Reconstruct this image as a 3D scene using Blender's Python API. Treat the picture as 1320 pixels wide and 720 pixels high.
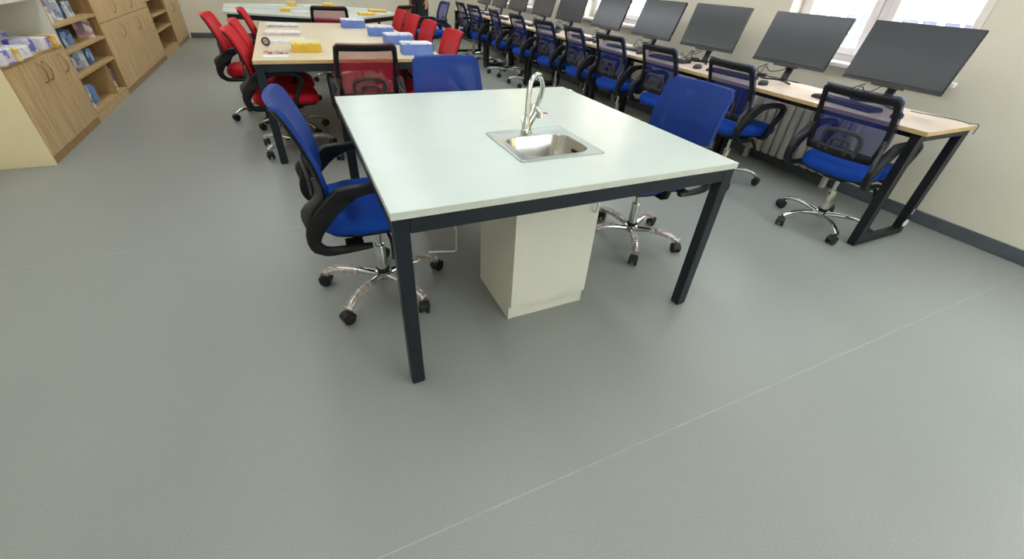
import bpy, bmesh, math, random
from mathutils import Vector, Matrix
random.seed(7)
for o in list(bpy.data.objects): bpy.data.objects.remove(o)
SC = bpy.context.scene
COL = SC.collection
R = math.radians

def lin(c):
    out = []
    for v in c:
        v = v / 255.0
        out.append(v / 12.92 if v <= 0.04045 else ((v + 0.055) / 1.055) ** 2.4)
    return tuple(out) + (1.0,)

# ------------------------------------------------------------------ camera
CAM_POS = Vector((-0.1607, -1.1189, 1.3202))
YAW, PITCH, ROLL = 0.4697, -0.6259, 0.0655
F_PX = 538.33
fwd = Vector((math.sin(YAW) * math.cos(PITCH), math.cos(YAW) * math.cos(PITCH), math.sin(PITCH)))
right = fwd.cross(Vector((0, 0, 1))).normalized()
up = right.cross(fwd)
r2 = math.cos(ROLL) * right + math.sin(ROLL) * up
u2 = -math.sin(ROLL) * right + math.cos(ROLL) * up
cam_data = bpy.data.cameras.new('camera')
cam_data.sensor_width = 36.0
cam_data.lens = F_PX / 1320.0 * 36.0
cam_data.clip_start = 0.05
cam = bpy.data.objects.new('camera', cam_data)
COL.objects.link(cam)
rot = Matrix((r2, u2, -fwd)).transposed()
cam.matrix_world = Matrix.Translation(CAM_POS) @ rot.to_4x4()
SC.camera = cam

# ------------------------------------------------------------------ world, sun, exposure
w = bpy.data.worlds.new('sky_world')
SC.world = w
w.use_nodes = True
nt = w.node_tree
nt.nodes.clear()
wo = nt.nodes.new('ShaderNodeOutputWorld')
bg = nt.nodes.new('ShaderNodeBackground')
bg.inputs['Color'].default_value = (0.86, 0.93, 1.0, 1)
bg.inputs['Strength'].default_value = 11.0
nt.links.new(bg.outputs[0], wo.inputs[0])
PANEL_STRENGTH = 4.4
vs = SC.view_settings
SC.display_settings.display_device = 'sRGB'
vs.view_transform = 'Standard'
vs.look = 'None'
vs.gamma = 1.0
vs.use_curve_mapping = False
vs.exposure = 0.6

# ------------------------------------------------------------------ materials
def mat(name, col, rough=0.5, metal=0.0, spec=0.5, col2=None, scale=8.0, stretch=(1, 1, 1), bump=0.0,
        bscale=None, detail=4.0, lo=0.35, hi=0.65, coat=0.0, space='Object'):
    m = bpy.data.materials.new(name)
    m.use_nodes = True
    t = m.node_tree
    b = t.nodes['Principled BSDF']
    b.inputs['Base Color'].default_value = lin(col)
    b.inputs['Roughness'].default_value = rough
    b.inputs['Metallic'].default_value = metal
    b.inputs['Specular IOR Level'].default_value = spec
    if coat:
        b.inputs['Coat Weight'].default_value = coat
        b.inputs['Coat Roughness'].default_value = 0.15
    if col2 is not None or bump:
        tc = t.nodes.new('ShaderNodeTexCoord')
        mp = t.nodes.new('ShaderNodeMapping')
        mp.inputs['Scale'].default_value = stretch
        t.links.new(tc.outputs[space], mp.inputs['Vector'])
        n = t.nodes.new('ShaderNodeTexNoise')
        n.inputs['Scale'].default_value = scale
        n.inputs['Detail'].default_value = detail
        t.links.new(mp.outputs[0], n.inputs['Vector'])
        if col2 is not None:
            r = t.nodes.new('ShaderNodeValToRGB')
            r.color_ramp.elements[0].position = lo
            r.color_ramp.elements[0].color = lin(col)
            r.color_ramp.elements[1].position = hi
            r.color_ramp.elements[1].color = lin(col2)
            t.links.new(n.outputs['Fac'], r.inputs[0])
            t.links.new(r.outputs[0], b.inputs['Base Color'])
        if bump:
            n2 = n
            if bscale:
                n2 = t.nodes.new('ShaderNodeTexNoise')
                n2.inputs['Scale'].default_value = bscale
                n2.inputs['Detail'].default_value = 3
                t.links.new(mp.outputs[0], n2.inputs['Vector'])
            bp = t.nodes.new('ShaderNodeBump')
            bp.inputs['Strength'].default_value = bump
            bp.inputs['Distance'].default_value = 0.004
            t.links.new(n2.outputs['Fac'], bp.inputs['Height'])
            t.links.new(bp.outputs[0], b.inputs['Normal'])
    return m

def see_through(name, col, opacity, rough=0.6):
    m = mat(name, col, rough, spec=0.3, bump=0.15, scale=400)
    t = m.node_tree
    b = t.nodes['Principled BSDF']
    out = t.nodes['Material Output']
    tr = t.nodes.new('ShaderNodeBsdfTransparent')
    mx = t.nodes.new('ShaderNodeMixShader')
    mx.inputs[0].default_value = opacity
    t.links.new(tr.outputs[0], mx.inputs[1])
    t.links.new(b.outputs[0], mx.inputs[2])
    t.links.new(mx.outputs[0], out.inputs[0])
    return m

def floor_material():
    m = bpy.data.materials.new('grey_vinyl')
    m.use_nodes = True
    t = m.node_tree
    b = t.nodes['Principled BSDF']
    tc = t.nodes.new('ShaderNodeTexCoord')
    mp = t.nodes.new('ShaderNodeMapping')
    mp.inputs['Scale'].default_value = (1.0, 0.55, 1)
    t.links.new(tc.outputs['Object'], mp.inputs[0])
    n1 = t.nodes.new('ShaderNodeTexNoise'); n1.inputs['Scale'].default_value = 330; n1.inputs['Detail'].default_value = 3
    n2 = t.nodes.new('ShaderNodeTexNoise'); n2.inputs['Scale'].default_value = 1.1; n2.inputs['Detail'].default_value = 3
    v = t.nodes.new('ShaderNodeTexNoise'); v.inputs['Scale'].default_value = 430; v.inputs['Detail'].default_value = 1
    for n in (n1, n2, v): t.links.new(mp.outputs[0], n.inputs['Vector'])
    r1 = t.nodes.new('ShaderNodeValToRGB')
    r1.color_ramp.elements[0].position = 0.36; r1.color_ramp.elements[0].color = lin((142, 145, 141))
    r1.color_ramp.elements[1].position = 0.64; r1.color_ramp.elements[1].color = lin((154, 157, 152))
    t.links.new(n1.outputs['Fac'], r1.inputs[0])
    r2_ = t.nodes.new('ShaderNodeValToRGB')
    r2_.color_ramp.elements[0].position = 0.70; r2_.color_ramp.elements[0].color = (0, 0, 0, 1)
    r2_.color_ramp.elements[1].position = 0.78; r2_.color_ramp.elements[1].color = (1, 1, 1, 1)
    t.links.new(v.outputs['Fac'], r2_.inputs[0])
    mx = t.nodes.new('ShaderNodeMix'); mx.data_type = 'RGBA'
    mx.inputs['B'].default_value = lin((184, 188, 183))
    t.links.new(r2_.outputs[0], mx.inputs['Factor'])
    t.links.new(r1.outputs[0], mx.inputs['A'])
    mx2 = t.nodes.new('ShaderNodeMix'); mx2.data_type = 'RGBA'; mx2.blend_type = 'MULTIPLY'
    mx2.inputs['Factor'].default_value = 1.0
    r3 = t.nodes.new('ShaderNodeValToRGB')
    r3.color_ramp.elements[0].position = 0.3; r3.color_ramp.elements[0].color = (0.93, 0.93, 0.93, 1)
    r3.color_ramp.elements[1].position = 0.7; r3.color_ramp.elements[1].color = (1, 1, 1, 1)
    t.links.new(n2.outputs['Fac'], r3.inputs[0])
    t.links.new(mx.outputs['Result'], mx2.inputs['A'])
    t.links.new(r3.outputs[0], mx2.inputs['B'])
    t.links.new(mx2.outputs['Result'], b.inputs['Base Color'])
    b.inputs['Roughness'].default_value = 0.42
    b.inputs['Specular IOR Level'].default_value = 0.45
    bp = t.nodes.new('ShaderNodeBump'); bp.inputs['Strength'].default_value = 0.02; bp.inputs['Distance'].default_value = 0.001
    t.links.new(n1.outputs['Fac'], bp.inputs['Height'])
    t.links.new(bp.outputs[0], b.inputs['Normal'])
    return m

def print_material(name, base, inks, scale=9.0, thr=0.55):
    """printed cover: blocks of flat ink on paper"""
    m = bpy.data.materials.new(name)
    m.use_nodes = True
    t = m.node_tree
    b = t.nodes['Principled BSDF']
    b.inputs['Roughness'].default_value = 0.4
    tc = t.nodes.new('ShaderNodeTexCoord')
    oi = t.nodes.new('ShaderNodeObjectInfo')
    ad = t.nodes.new('ShaderNodeVectorMath'); ad.operation = 'ADD'
    t.links.new(tc.outputs['Object'], ad.inputs[0])
    t.links.new(oi.outputs['Location'], ad.inputs[1])
    sn = t.nodes.new('ShaderNodeVectorMath'); sn.operation = 'SNAP'
    sn.inputs[1].default_value = (0.31 / scale, 0.31 / scale, 0.2 / scale)
    t.links.new(ad.outputs[0], sn.inputs[0])
    ad = sn
    prev = None
    for i, c in enumerate(inks):
        n = t.nodes.new('ShaderNodeTexNoise')
        n.inputs['Scale'].default_value = scale * (1 + 0.4 * i)
        n.inputs['Detail'].default_value = 0.5
        off = t.nodes.new('ShaderNodeVectorMath'); off.operation = 'ADD'
        off.inputs[1].default_value = (3.1 * i, 1.7 * i, 5.3 * i)
        t.links.new(ad.outputs[0], off.inputs[0])
        t.links.new(off.outputs[0], n.inputs['Vector'])
        g = t.nodes.new('ShaderNodeMath'); g.operation = 'GREATER_THAN'
        g.inputs[1].default_value = thr
        t.links.new(n.outputs['Fac'], g.inputs[0])
        mx = t.nodes.new('ShaderNodeMix'); mx.data_type = 'RGBA'
        if prev is None: mx.inputs['A'].default_value = lin(base)
        else: t.links.new(prev, mx.inputs['A'])
        mx.inputs['B'].default_value = lin(c)
        t.links.new(g.outputs[0], mx.inputs['Factor'])
        prev = mx.outputs['Result']
    t.links.new(prev, b.inputs['Base Color'])
    return m

M = {}
M['floor'] = floor_material()
M['weld'] = mat('weld_seam', (164, 169, 164), 0.45, col2=(152, 157, 154), scale=14)
M['wall'] = mat('wall_paint', (228, 221, 202), 0.75, spec=0.25, col2=(232, 225, 207), scale=3, bump=0.05, bscale=220)
M['ceiling'] = mat('ceiling_paint', (235, 236, 232), 0.85, col2=(228, 230, 226), scale=4)
M['skirting'] = mat('grey_skirting', (92, 98, 102), 0.5, col2=(84, 91, 96), scale=12)
M['pvc'] = mat('white_pvc', (240, 232, 232), 0.35, col2=(236, 226, 226), scale=5)
M['sill'] = mat('sill_board', (238, 234, 232), 0.35, col2=(230, 226, 224), scale=8)
M['radiator'] = mat('radiator_enamel', (214, 210, 200), 0.4, col2=(206, 203, 194), scale=6)
M['white_top'] = mat('white_laminate', (204, 214, 208), 0.3, spec=0.4, col2=(200, 210, 204), scale=6)
M['white_edge'] = mat('white_edge_band', (214, 216, 206), 0.45, col2=(206, 209, 200), scale=10)
M['white_board'] = mat('white_chipboard', (230, 228, 216), 0.42, col2=(225, 223, 211), scale=3)
M['cream_side'] = mat('cream_side_board', (248, 231, 190), 0.5, col2=(244, 226, 184), scale=2)  # white board with the cream cast of warm light in its colour
M['steel_frame'] = mat('anthracite_steel', (28, 35, 43), 0.42, spec=0.35, col2=(32, 39, 47), scale=40)
M['black_frame'] = mat('black_steel', (26, 27, 32), 0.45, spec=0.35, col2=(30, 31, 36), scale=40)
M['beech'] = mat('pale_beech', (222, 208, 181), 0.36, spec=0.45, col2=(215, 199, 168), scale=5, stretch=(1, 9, 9), detail=6)
M['beech_edge'] = mat('beech_edge', (214, 184, 132), 0.45, col2=(204, 172, 120), scale=9, stretch=(1, 6, 6))
M['beech_desk'] = mat('desk_beech', (238, 218, 206), 0.22, spec=0.7, col2=(234, 210, 196), scale=5, stretch=(9, 1, 9), detail=6)  # beech base lightened and pinked to carry the window glare
M['oak'] = mat('oak_front', (186, 152, 106), 0.5, col2=(212, 181, 134), scale=4.5, stretch=(6, 6, 0.7), detail=8, lo=0.36, hi=0.66, bump=0.06)
M['oak_dark'] = mat('oak_edge', (150, 116, 76), 0.5, col2=(170, 136, 92), scale=5, stretch=(6, 6, 0.8), detail=6)
M['oak_shelf'] = mat('oak_shelf', (196, 164, 112), 0.5, col2=(182, 148, 98), scale=5, stretch=(6, 1, 6), detail=6)
M['oak_inner'] = mat('oak_inner', (150, 120, 86), 0.55, col2=(134, 105, 74), scale=5, stretch=(6, 6, 0.8), detail=6)
M['handle'] = mat('brushed_handle', (168, 150, 122), 0.35, metal=0.8, col2=(180, 164, 136), scale=60)
M['chrome'] = mat('chrome', (214, 216, 212), 0.14, metal=1.0, col2=(200, 203, 200), scale=20)
M['steel'] = mat('sink_steel', (205, 203, 196), 0.24, metal=1.0, col2=(192, 191, 186), scale=14, stretch=(1, 14, 1))
M['steel_rim'] = mat('sink_rim_steel', (178, 184, 182), 0.34, metal=1.0, col2=(170, 177, 175), scale=14)
M['black_plastic'] = mat('black_plastic', (20, 21, 24), 0.5, spec=0.3, col2=(25, 26, 29), scale=60, bump=0.05)
M['lumbar'] = mat('lumbar_plastic', (52, 50, 50), 0.5, col2=(60, 57, 56), scale=40)
M['rubber'] = mat('rubber', (24, 24, 26), 0.6, col2=(32, 32, 34), scale=50)
M['grey_hub'] = mat('wheel_hub', (96, 98, 98), 0.45, col2=(84, 86, 86), scale=40)
M['blue_fabric'] = mat('blue_fabric', (18, 66, 164), 0.75, spec=0.2, col2=(24, 76, 178), scale=160, bump=0.2)
M['red_fabric'] = mat('red_fabric', (178, 16, 34), 0.75, spec=0.25, col2=(192, 22, 42), scale=160, bump=0.2)
M['blue_mesh'] = see_through('blue_mesh', (12, 54, 136), 0.9)
M['navy_mesh'] = see_through('navy_mesh', (34, 50, 128), 0.70)
M['red_mesh'] = see_through('red_mesh', (200, 10, 30), 0.90)
M['rose_mesh'] = see_through('rose_mesh', (190, 44, 66), 0.68)
def wrap_material():
    m = see_through('plastic_wrap', (236, 214, 210), 0.34, 0.2)
    return m
M['wrap'] = wrap_material()
M['wire'] = mat('galvanised_wire', (200, 202, 198), 0.3, metal=0.7, col2=(186, 188, 186), scale=60)
M['screen'] = mat('matt_screen', (60, 63, 67), 0.22, spec=0.6, col2=(64, 67, 71), scale=3)  # base grey raised to carry the veil of window glare
M['bezel'] = mat('monitor_plastic', (26, 26, 30), 0.4, col2=(32, 32, 36), scale=50)
M['chin'] = mat('monitor_chin', (50, 46, 50), 0.35, col2=(58, 54, 56), scale=40)
M['keys'] = mat('key_plastic', (40, 40, 46), 0.5, col2=(48, 48, 54), scale=60)
M['cable'] = mat('cable_rubber', (22, 22, 24), 0.5, col2=(28, 28, 30), scale=60)
M['paper'] = mat('paper', (238, 236, 236), 0.6, col2=(228, 226, 228), scale=30)
M['paper_print'] = print_material('printed_paper', (238, 236, 236), [(214, 206, 214), (226, 210, 196)], 26, 0.6)
M['blue_card'] = mat('blue_card', (92, 122, 196), 0.5, col2=(104, 134, 206), scale=14)
M['blue_print'] = print_material('white_lilac_print', (226, 228, 244), [(150, 170, 220), (238, 206, 196)], 22, 0.62)
M['yellow_card'] = mat('yellow_card', (222, 178, 46), 0.5, col2=(232, 192, 66), scale=14)
M['yellow_print'] = print_material('yellow_print', (240, 230, 150), [(214, 220, 226), (238, 204, 90)], 22, 0.56)
M['red_print'] = print_material('red_print', (232, 214, 208), [(204, 60, 60), (60, 60, 80)], 42, 0.56)
M['badge_dark'] = mat('badge_dark', (62, 40, 42), 0.4, col2=(78, 46, 48), scale=60)
M['badge_light'] = mat('badge_light', (190, 176, 160), 0.4, col2=(120, 100, 96), scale=60)
M['cover_wb'] = print_material('white_blue_cover', (232, 230, 234), [(118, 128, 208), (224, 204, 214)], 9, 0.56)
M['cover_blue'] = print_material('blue_cover', (112, 150, 204), [(180, 206, 232), (52, 84, 130)], 12, 0.56)
M['cover_grey'] = print_material('grey_cover', (178, 190, 204), [(126, 146, 176), (224, 228, 232)], 12, 0.55)
M['cover_navy'] = print_material('navy_cover', (38, 52, 78), [(70, 96, 140), (28, 34, 50)], 12, 0.58)
M['cover_pink'] = print_material('white_pink_cover', (232, 222, 220), [(206, 150, 150), (140, 120, 140)], 13, 0.58)
M['cover_yellow'] = print_material('yellow_cover', (236, 194, 96), [(240, 224, 180), (226, 172, 60)], 10, 0.55)
M['cover_lilac'] = print_material('lilac_cover', (206, 202, 226), [(86, 98, 196), (228, 222, 232)], 9, 0.53)
M['trouser'] = mat('black_trousers', (24, 25, 30), 0.8, col2=(30, 31, 36), scale=30, bump=0.1)
M['jumper'] = mat('dark_jumper', (34, 36, 44), 0.85, col2=(42, 44, 52), scale=60, bump=0.2)
M['skin'] = mat('skin', (196, 146, 120), 0.55, col2=(204, 156, 130), scale=20)
M['hair'] = mat('dark_hair', (44, 32, 26), 0.6, col2=(58, 42, 34), scale=40, stretch=(6, 6, 1))
M['shoe'] = mat('black_shoe', (22, 22, 24), 0.4, col2=(30, 30, 32), scale=30)
M['facade'] = mat('cream_render', (188, 152, 88), 0.85, col2=(182, 146, 82), scale=1.5)
M['facade_pane'] = mat('facade_glass', (66, 66, 88), 0.15, col2=(80, 80, 100), scale=0.8)
M['facade_frame'] = mat('facade_white', (244, 242, 244), 0.5, col2=(236, 234, 238), scale=6)
M['asphalt'] = mat('asphalt', (120, 120, 116), 0.9, col2=(104, 104, 102), scale=20)
M['socket'] = mat('brown_socket', (128, 92, 74), 0.5, col2=(140, 104, 84), scale=30)
M['white_cap'] = mat('white_cap', (236, 232, 232), 0.4, col2=(226, 222, 222), scale=60)
M['exterior'] = mat('outer_render', (206, 200, 186), 0.85, col2=(198, 192, 178), scale=2)

def glass_material():
    m = bpy.data.materials.new('window_glass')
    m.use_nodes = True
    t = m.node_tree
    t.nodes.clear()
    out = t.nodes.new('ShaderNodeOutputMaterial')
    tr = t.nodes.new('ShaderNodeBsdfTransparent')
    tr.inputs[0].default_value = (0.95, 0.98, 0.97, 1)
    gl = t.nodes.new('ShaderNodeBsdfGlossy')
    gl.inputs['Roughness'].default_value = 0.02
    mx = t.nodes.new('ShaderNodeMixShader')
    mx.inputs[0].default_value = 0.05
    t.links.new(tr.outputs[0], mx.inputs[1])
    t.links.new(gl.outputs[0], mx.inputs[2])
    t.links.new(mx.outputs[0], out.inputs[0])
    return m
M['glass'] = glass_material()

def emit_material(name, col, strength):
    m = bpy.data.materials.new(name)
    m.use_nodes = True
    b = m.node_tree.nodes['Principled BSDF']
    b.inputs['Base Color'].default_value = (0.9, 0.9, 0.9, 1)
    b.inputs['Emission Color'].default_value = col
    b.inputs['Emission Strength'].default_value = strength
    return m
M['led'] = emit_material('led_diffuser', (0.90, 0.97, 1.0, 1), PANEL_STRENGTH)

# ------------------------------------------------------------------ mesh builder
class MB:
    def __init__(s):
        s.bm = bmesh.new()
    def _add(s, verts, faces):
        vs_ = [s.bm.verts.new(v) for v in verts]
        for f in faces:
            try: s.bm.faces.new([vs_[i] for i in f])
            except ValueError: pass
        return vs_
    def box(s, x0, x1, y0, y1, z0, z1, bevel=0.0, mtx=None, seg=1):
        tmp = bmesh.new()
        bmesh.ops.create_cube(tmp, size=1.0)
        for v in tmp.verts:
            v.co = Vector(((x0 + x1) / 2 + v.co.x * (x1 - x0), (y0 + y1) / 2 + v.co.y * (y1 - y0), (z0 + z1) / 2 + v.co.z * (z1 - z0)))
        if bevel > 0:
            bmesh.ops.bevel(tmp, geom=list(tmp.edges), offset=bevel, segments=seg, affect='EDGES', profile=0.5)
        s._merge(tmp, mtx)
        return s
    def _merge(s, tmp, mtx=None):
        tmp.verts.index_update()
        vv = [s.bm.verts.new((mtx @ v.co) if mtx else v.co) for v in tmp.verts]
        for f in tmp.faces:
            try: s.bm.faces.new([vv[v.index] for v in f.verts])
            except ValueError: pass
        tmp.free()
    def prism(s, poly, z0, z1, mtx=None):
        n = len(poly)
        vs_ = [Vector((x, y, z0)) for x, y in poly] + [Vector((x, y, z1)) for x, y in poly]
        if mtx: vs_ = [mtx @ v for v in vs_]
        fs = [list(range(n))[::-1], [n + i for i in range(n)]]
        for i in range(n):
            j = (i + 1) % n
            fs.append([i, j, n + j, n + i])
        s._add(vs_, fs)
        return s
    def tube(s, pts, r, n=8, closed=False, mtx=None):
        pts = [Vector(p) for p in pts]
        m = len(pts)
        rs = r if isinstance(r, (list, tuple)) else [r] * m
        t0 = (pts[1] - pts[0]).normalized()
        ref = Vector((0, 0, 1)) if abs(t0.z) < 0.9 else Vector((1, 0, 0))
        nrm = (ref - t0 * ref.dot(t0)).normalized()
        verts = []
        for i, p in enumerate(pts):
            if closed: t = (pts[(i + 1) % m] - pts[i - 1]).normalized()
            elif i == 0: t = t0
            elif i == m - 1: t = (pts[-1] - pts[-2]).normalized()
            else: t = (pts[i + 1] - pts[i - 1]).normalized()
            nrm = (nrm - t * nrm.dot(t))
            nrm = nrm.normalized() if nrm.length > 1e-6 else t.orthogonal().normalized()
            b = t.cross(nrm)
            for k in range(n):
                a = 2 * math.pi * k / n
                v = p + (nrm * math.cos(a) + b * math.sin(a)) * rs[i]
                verts.append(mtx @ v if mtx else v)
        fs = []
        for i in range(m if closed else m - 1):
            j = (i + 1) % m
            for k in range(n):
                l = (k + 1) % n
                fs.append([i * n + k, i * n + l, j * n + l, j * n + k])
        if not closed:
            fs.append(list(range(n))[::-1])
            fs.append([(m - 1) * n + k for k in range(n)])
        s._add(verts, fs)
        return s
    def strip(s, pts, nrms, widths, thick, closed=False, ch=0.25):
        """rectangular bar with chamfered corners swept along pts; nrms = thickness direction"""
        pts = [Vector(p) for p in pts]
        m = len(pts)
        W = widths if isinstance(widths, (list, tuple)) else [widths] * m
        T = thick if isinstance(thick, (list, tuple)) else [thick] * m
        verts = []
        for i, p in enumerate(pts):
            if closed: t = (pts[(i + 1) % m] - pts[i - 1]).normalized()
            elif i == 0: t = (pts[1] - pts[0]).normalized()
            elif i == m - 1: t = (pts[-1] - pts[-2]).normalized()
            else: t = (pts[i + 1] - pts[i - 1]).normalized()
            nn = Vector(nrms[i]) if isinstance(nrms, list) else Vector(nrms)
            nn = (nn - t * nn.dot(t)).normalized()
            b = t.cross(nn)
            hw, ht = W[i] / 2, T[i] / 2
            c = ch * 2 * min(hw, ht)
            for (x, y) in ((hw - c, ht), (hw, ht - c), (hw, -ht + c), (hw - c, -ht), (-hw + c, -ht), (-hw, -ht + c), (-hw, ht - c), (-hw + c, ht)):
                verts.append(p + b * x + nn * y)
        n = 8
        fs = []
        for i in range(m if closed else m - 1):
            j = (i + 1) % m
            for k in range(n):
                l = (k + 1) % n
                fs.append([i * n + k, i * n + l, j * n + l, j * n + k])
        if not closed:
            fs.append(list(range(n))[::-1])
            fs.append([(m - 1) * n + k for k in range(n)])
        s._add(verts, fs)
        return s
    def lathe(s, prof, n=20, mtx=None, cap=True):
        verts, fs = [], []
        for (r, z) in prof:
            for k in range(n):
                a = 2 * math.pi * k / n
                v = Vector((r * math.cos(a), r * math.sin(a), z))
                verts.append(mtx @ v if mtx else v)
        for i in range(len(prof) - 1):
            for k in range(n):
                l = (k + 1) % n
                fs.append([i * n + k, i * n + l, (i + 1) * n + l, (i + 1) * n + k])
        if cap:
            fs.append(list(range(n))[::-1])
            fs.append([(len(prof) - 1) * n + k for k in range(n)])
        s._add(verts, fs)
        return s
    def rings(s, rings, cap0=True, cap1=True):
        n = len(rings[0])
        verts = [v for r in rings for v in r]
        fs = []
        for i in range(len(rings) - 1):
            for k in range(n):
                l = (k + 1) % n
                fs.append([i * n + k, i * n + l, (i + 1) * n + l, (i + 1) * n + k])
        if cap0: fs.append(list(range(n))[::-1])
        if cap1: fs.append([(len(rings) - 1) * n + k for k in range(n)])
        s._add(verts, fs)
        return s
    def mesh(s, name, m, smooth=40):
        bmesh.ops.recalc_face_normals(s.bm, faces=list(s.bm.faces))
        me = bpy.data.meshes.new(name)
        s.bm.to_mesh(me)
        s.bm.free()
        me.materials.append(M[m] if isinstance(m, str) else m)
        if smooth:
            for p in me.polygons: p.use_smooth = True
            me.set_sharp_from_angle(angle=R(smooth))
        return me
    def build(s, name, m, parent=None, loc=None, smooth=40):
        return link(name, s.mesh(name, m, smooth), parent, loc)

def link(name, me, parent=None, loc=None, rz=None):
    o = bpy.data.objects.new(name, me)
    COL.objects.link(o)
    if parent is not None: o.parent = parent
    if loc is not None: o.location = loc
    if rz is not None: o.rotation_euler.z = rz
    return o

def tag(o, label, cat, group=None):
    o['label'] = label
    o['category'] = cat
    if group: o['group'] = group
    return o

def thing(name, label, cat, loc=(0, 0, 0), rz=0.0, group=None):
    o = bpy.data.objects.new(name, None)
    COL.objects.link(o)
    o.empty_display_size = 0.1
    o.location = loc
    o.rotation_euler.z = rz
    return tag(o, label, cat, group)

def struct(o):
    o['kind'] = 'structure'
    return o

KIDS = {}
def kids(o):
    return [c for c in bpy.data.objects if c.parent == o]
def copy_tree(o, parent=None):
    c = o.copy()
    COL.objects.link(c)
    c.parent = parent
    for ch in kids(o): copy_tree(ch, c)
    return c

def spline(pts, n=6):
    """Catmull-Rom through points"""
    P = [Vector(p) for p in pts]
    P = [P[0] * 2 - P[1]] + P + [P[-1] * 2 - P[-2]]
    out = []
    for i in range(1, len(P) - 2):
        for k in range(n):
            t = k / n
            a, b, c, d = P[i - 1], P[i], P[i + 1], P[i + 2]
            out.append(0.5 * ((2 * b) + (c - a) * t + (2 * a - 5 * b + 4 * c - d) * t * t + (3 * b - a - 3 * c + d) * t ** 3))
    out.append(P[-2])
    return out

def lerp_list(vals, n):
    m = len(vals) - 1
    out = []
    for i in range(n):
        t = i / (n - 1) * m
        k = min(int(t), m - 1)
        out.append(vals[k] + (vals[k + 1] - vals[k]) * (t - k))
    return out

# ------------------------------------------------------------------ room shell
XL, XR, YF, YB, ZC = -2.36, 3.80, 10.2, -3.6, 3.0
WT = 0.30
fl = struct(MB().box(XL - .3, XR + .3, YB - .3, YF + .3, -0.2, 0.0).build('floor', 'floor', smooth=0))
for y in (-2.59, -0.555, 1.48, 3.51, 5.54, 7.57, 9.6):
    MB().box(XL, XR, y - 0.0025, y + 0.0025, -0.001, 0.0006).build('weld_seam', 'weld', fl, smooth=0)
struct(MB().box(XL - .3, XR + .3, YB - .3, YF + .3, ZC, ZC + 0.3).build('ceiling', 'ceiling', smooth=0))
struct(MB().box(XL - .3, XL, YB - .3, YF + .3, 0, ZC).build('wall_left', 'wall', smooth=0))
struct(MB().box(XL, XR + WT, YF, YF + .3, 0, ZC).build('wall_far', 'wall', smooth=0))
WINS = [(-2.76, -1.42), (0.41, 1.75), (3.58, 4.92), (6.60, 8.00)]  # first window is unseen, set by the spacing and added for daylight
ZS, ZH = 0.90, 2.35
wr = MB()
wr.box(XR, XR + WT, YB, YF, 0, ZS)
wr.box(XR, XR + WT, YB, YF, ZH, ZC)
edges = [YB] + [v for a in WINS for v in a] + [YF]
for i in range(0, len(edges), 2):
    wr.box(XR, XR + WT, edges[i], edges[i + 1], ZS, ZH)
struct(wr.build('wall_right', 'wall', smooth=0))
ADDED_WINS_BACK = [(2.0, 3.3)]  # unseen window behind the camera, added for frontal light
wb = MB()
wb.box(XL, XR + WT, YB - WT, YB, 0, ZS)
wb.box(XL, XR + WT, YB - WT, YB, ZH, ZC)
edges = [XL] + [v for a in ADDED_WINS_BACK for v in a] + [XR + WT]
for i in range(0, len(edges), 2):
    wb.box(edges[i], edges[i + 1], YB - WT, YB, ZS, ZH)
struct(wb.build('wall_back', 'wall', smooth=0))
for nm, args in (('baseboard_right', (XR - .014, XR, YB, YF, 0, .09)), ('baseboard_far', (-1.90, XR - .014, YF - .014, YF, 0, .09)),
                 ('baseboard_back', (XL, XR - .014, YB, YB + .014, 0, .09)), ('baseboard_left', (XL, XL + .014, YB + .014, 3.0, 0, .09))):
    struct(MB().box(*args, bevel=.004).build(nm, 'skirting'))

def make_window(idx, y0, y1):
    o = bpy.data.objects.new('window_%d' % idx, None)
    COL.objects.link(o)
    struct(o)
    xw = XR + 0.14
    ym = (y0 + y1) / 2
    f = MB()
    f.box(xw, xw + .07, y0, y0 + .05, ZS, ZH, .004); f.box(xw, xw + .07, y1 - .05, y1, ZS, ZH, .004)
    f.box(xw, xw + .07, y0 + .05, y1 - .05, ZS, ZS + .05, .004); f.box(xw, xw + .07, y0 + .05, y1 - .05, ZH - .05, ZH, .004)
    f.box(xw, xw + .07, ym - .03, ym + .03, ZS + .05, ZH - .05, .004)
    f.build('window_frame', 'pvc', o)
    for a, b in ((y0 + .052, ym - .032), (ym + .032, y1 - .052)):
        z0, z1 = ZS + .052, ZH - .052
        g = MB()
        t = .055
        g.box(xw - .02, xw + .05, a, a + t, z0, z1, .006); g.box(xw - .02, xw + .05, b - t, b, z0, z1, .006)
        g.box(xw - .02, xw + .05, a + t, b - t, z0, z0 + t, .006); g.box(xw - .02, xw + .05, a + t, b - t, z1 - t, z1, .006)
        sash = g.build('sash', 'pvc', o)
        MB().box(xw + .012, xw + .018, a + t - .005, b - t + .005, z0 + t - .005, z1 - t + .005).build('pane', 'glass', sash, smooth=0)
    hb = MB()
    hb.box(xw - .035, xw - .02, ym + .052, ym + .078, 1.55, 1.62, .003)
    hb.box(xw - .06, xw - .048, ym + .056, ym + .074, 1.48, 1.6, .004)
    hb.box(xw - .05, xw - .03, ym + .058, ym + .072, 1.57, 1.6, .002)
    hb.build('window_handle', 'pvc', o)
    MB().box(XR - .04, xw, y0 - .05, y1 + .05, ZS - .025, ZS + .008, .006).build('window_sill', 'sill', o)
    return o
for i, (a, b) in enumerate(WINS): make_window(i, a, b)
for i, (a, b) in enumerate(ADDED_WINS_BACK):
    o = make_window(i + 4, a, b)
    o.rotation_euler.z = R(-90)
    o.location.y = YB + XR

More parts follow.
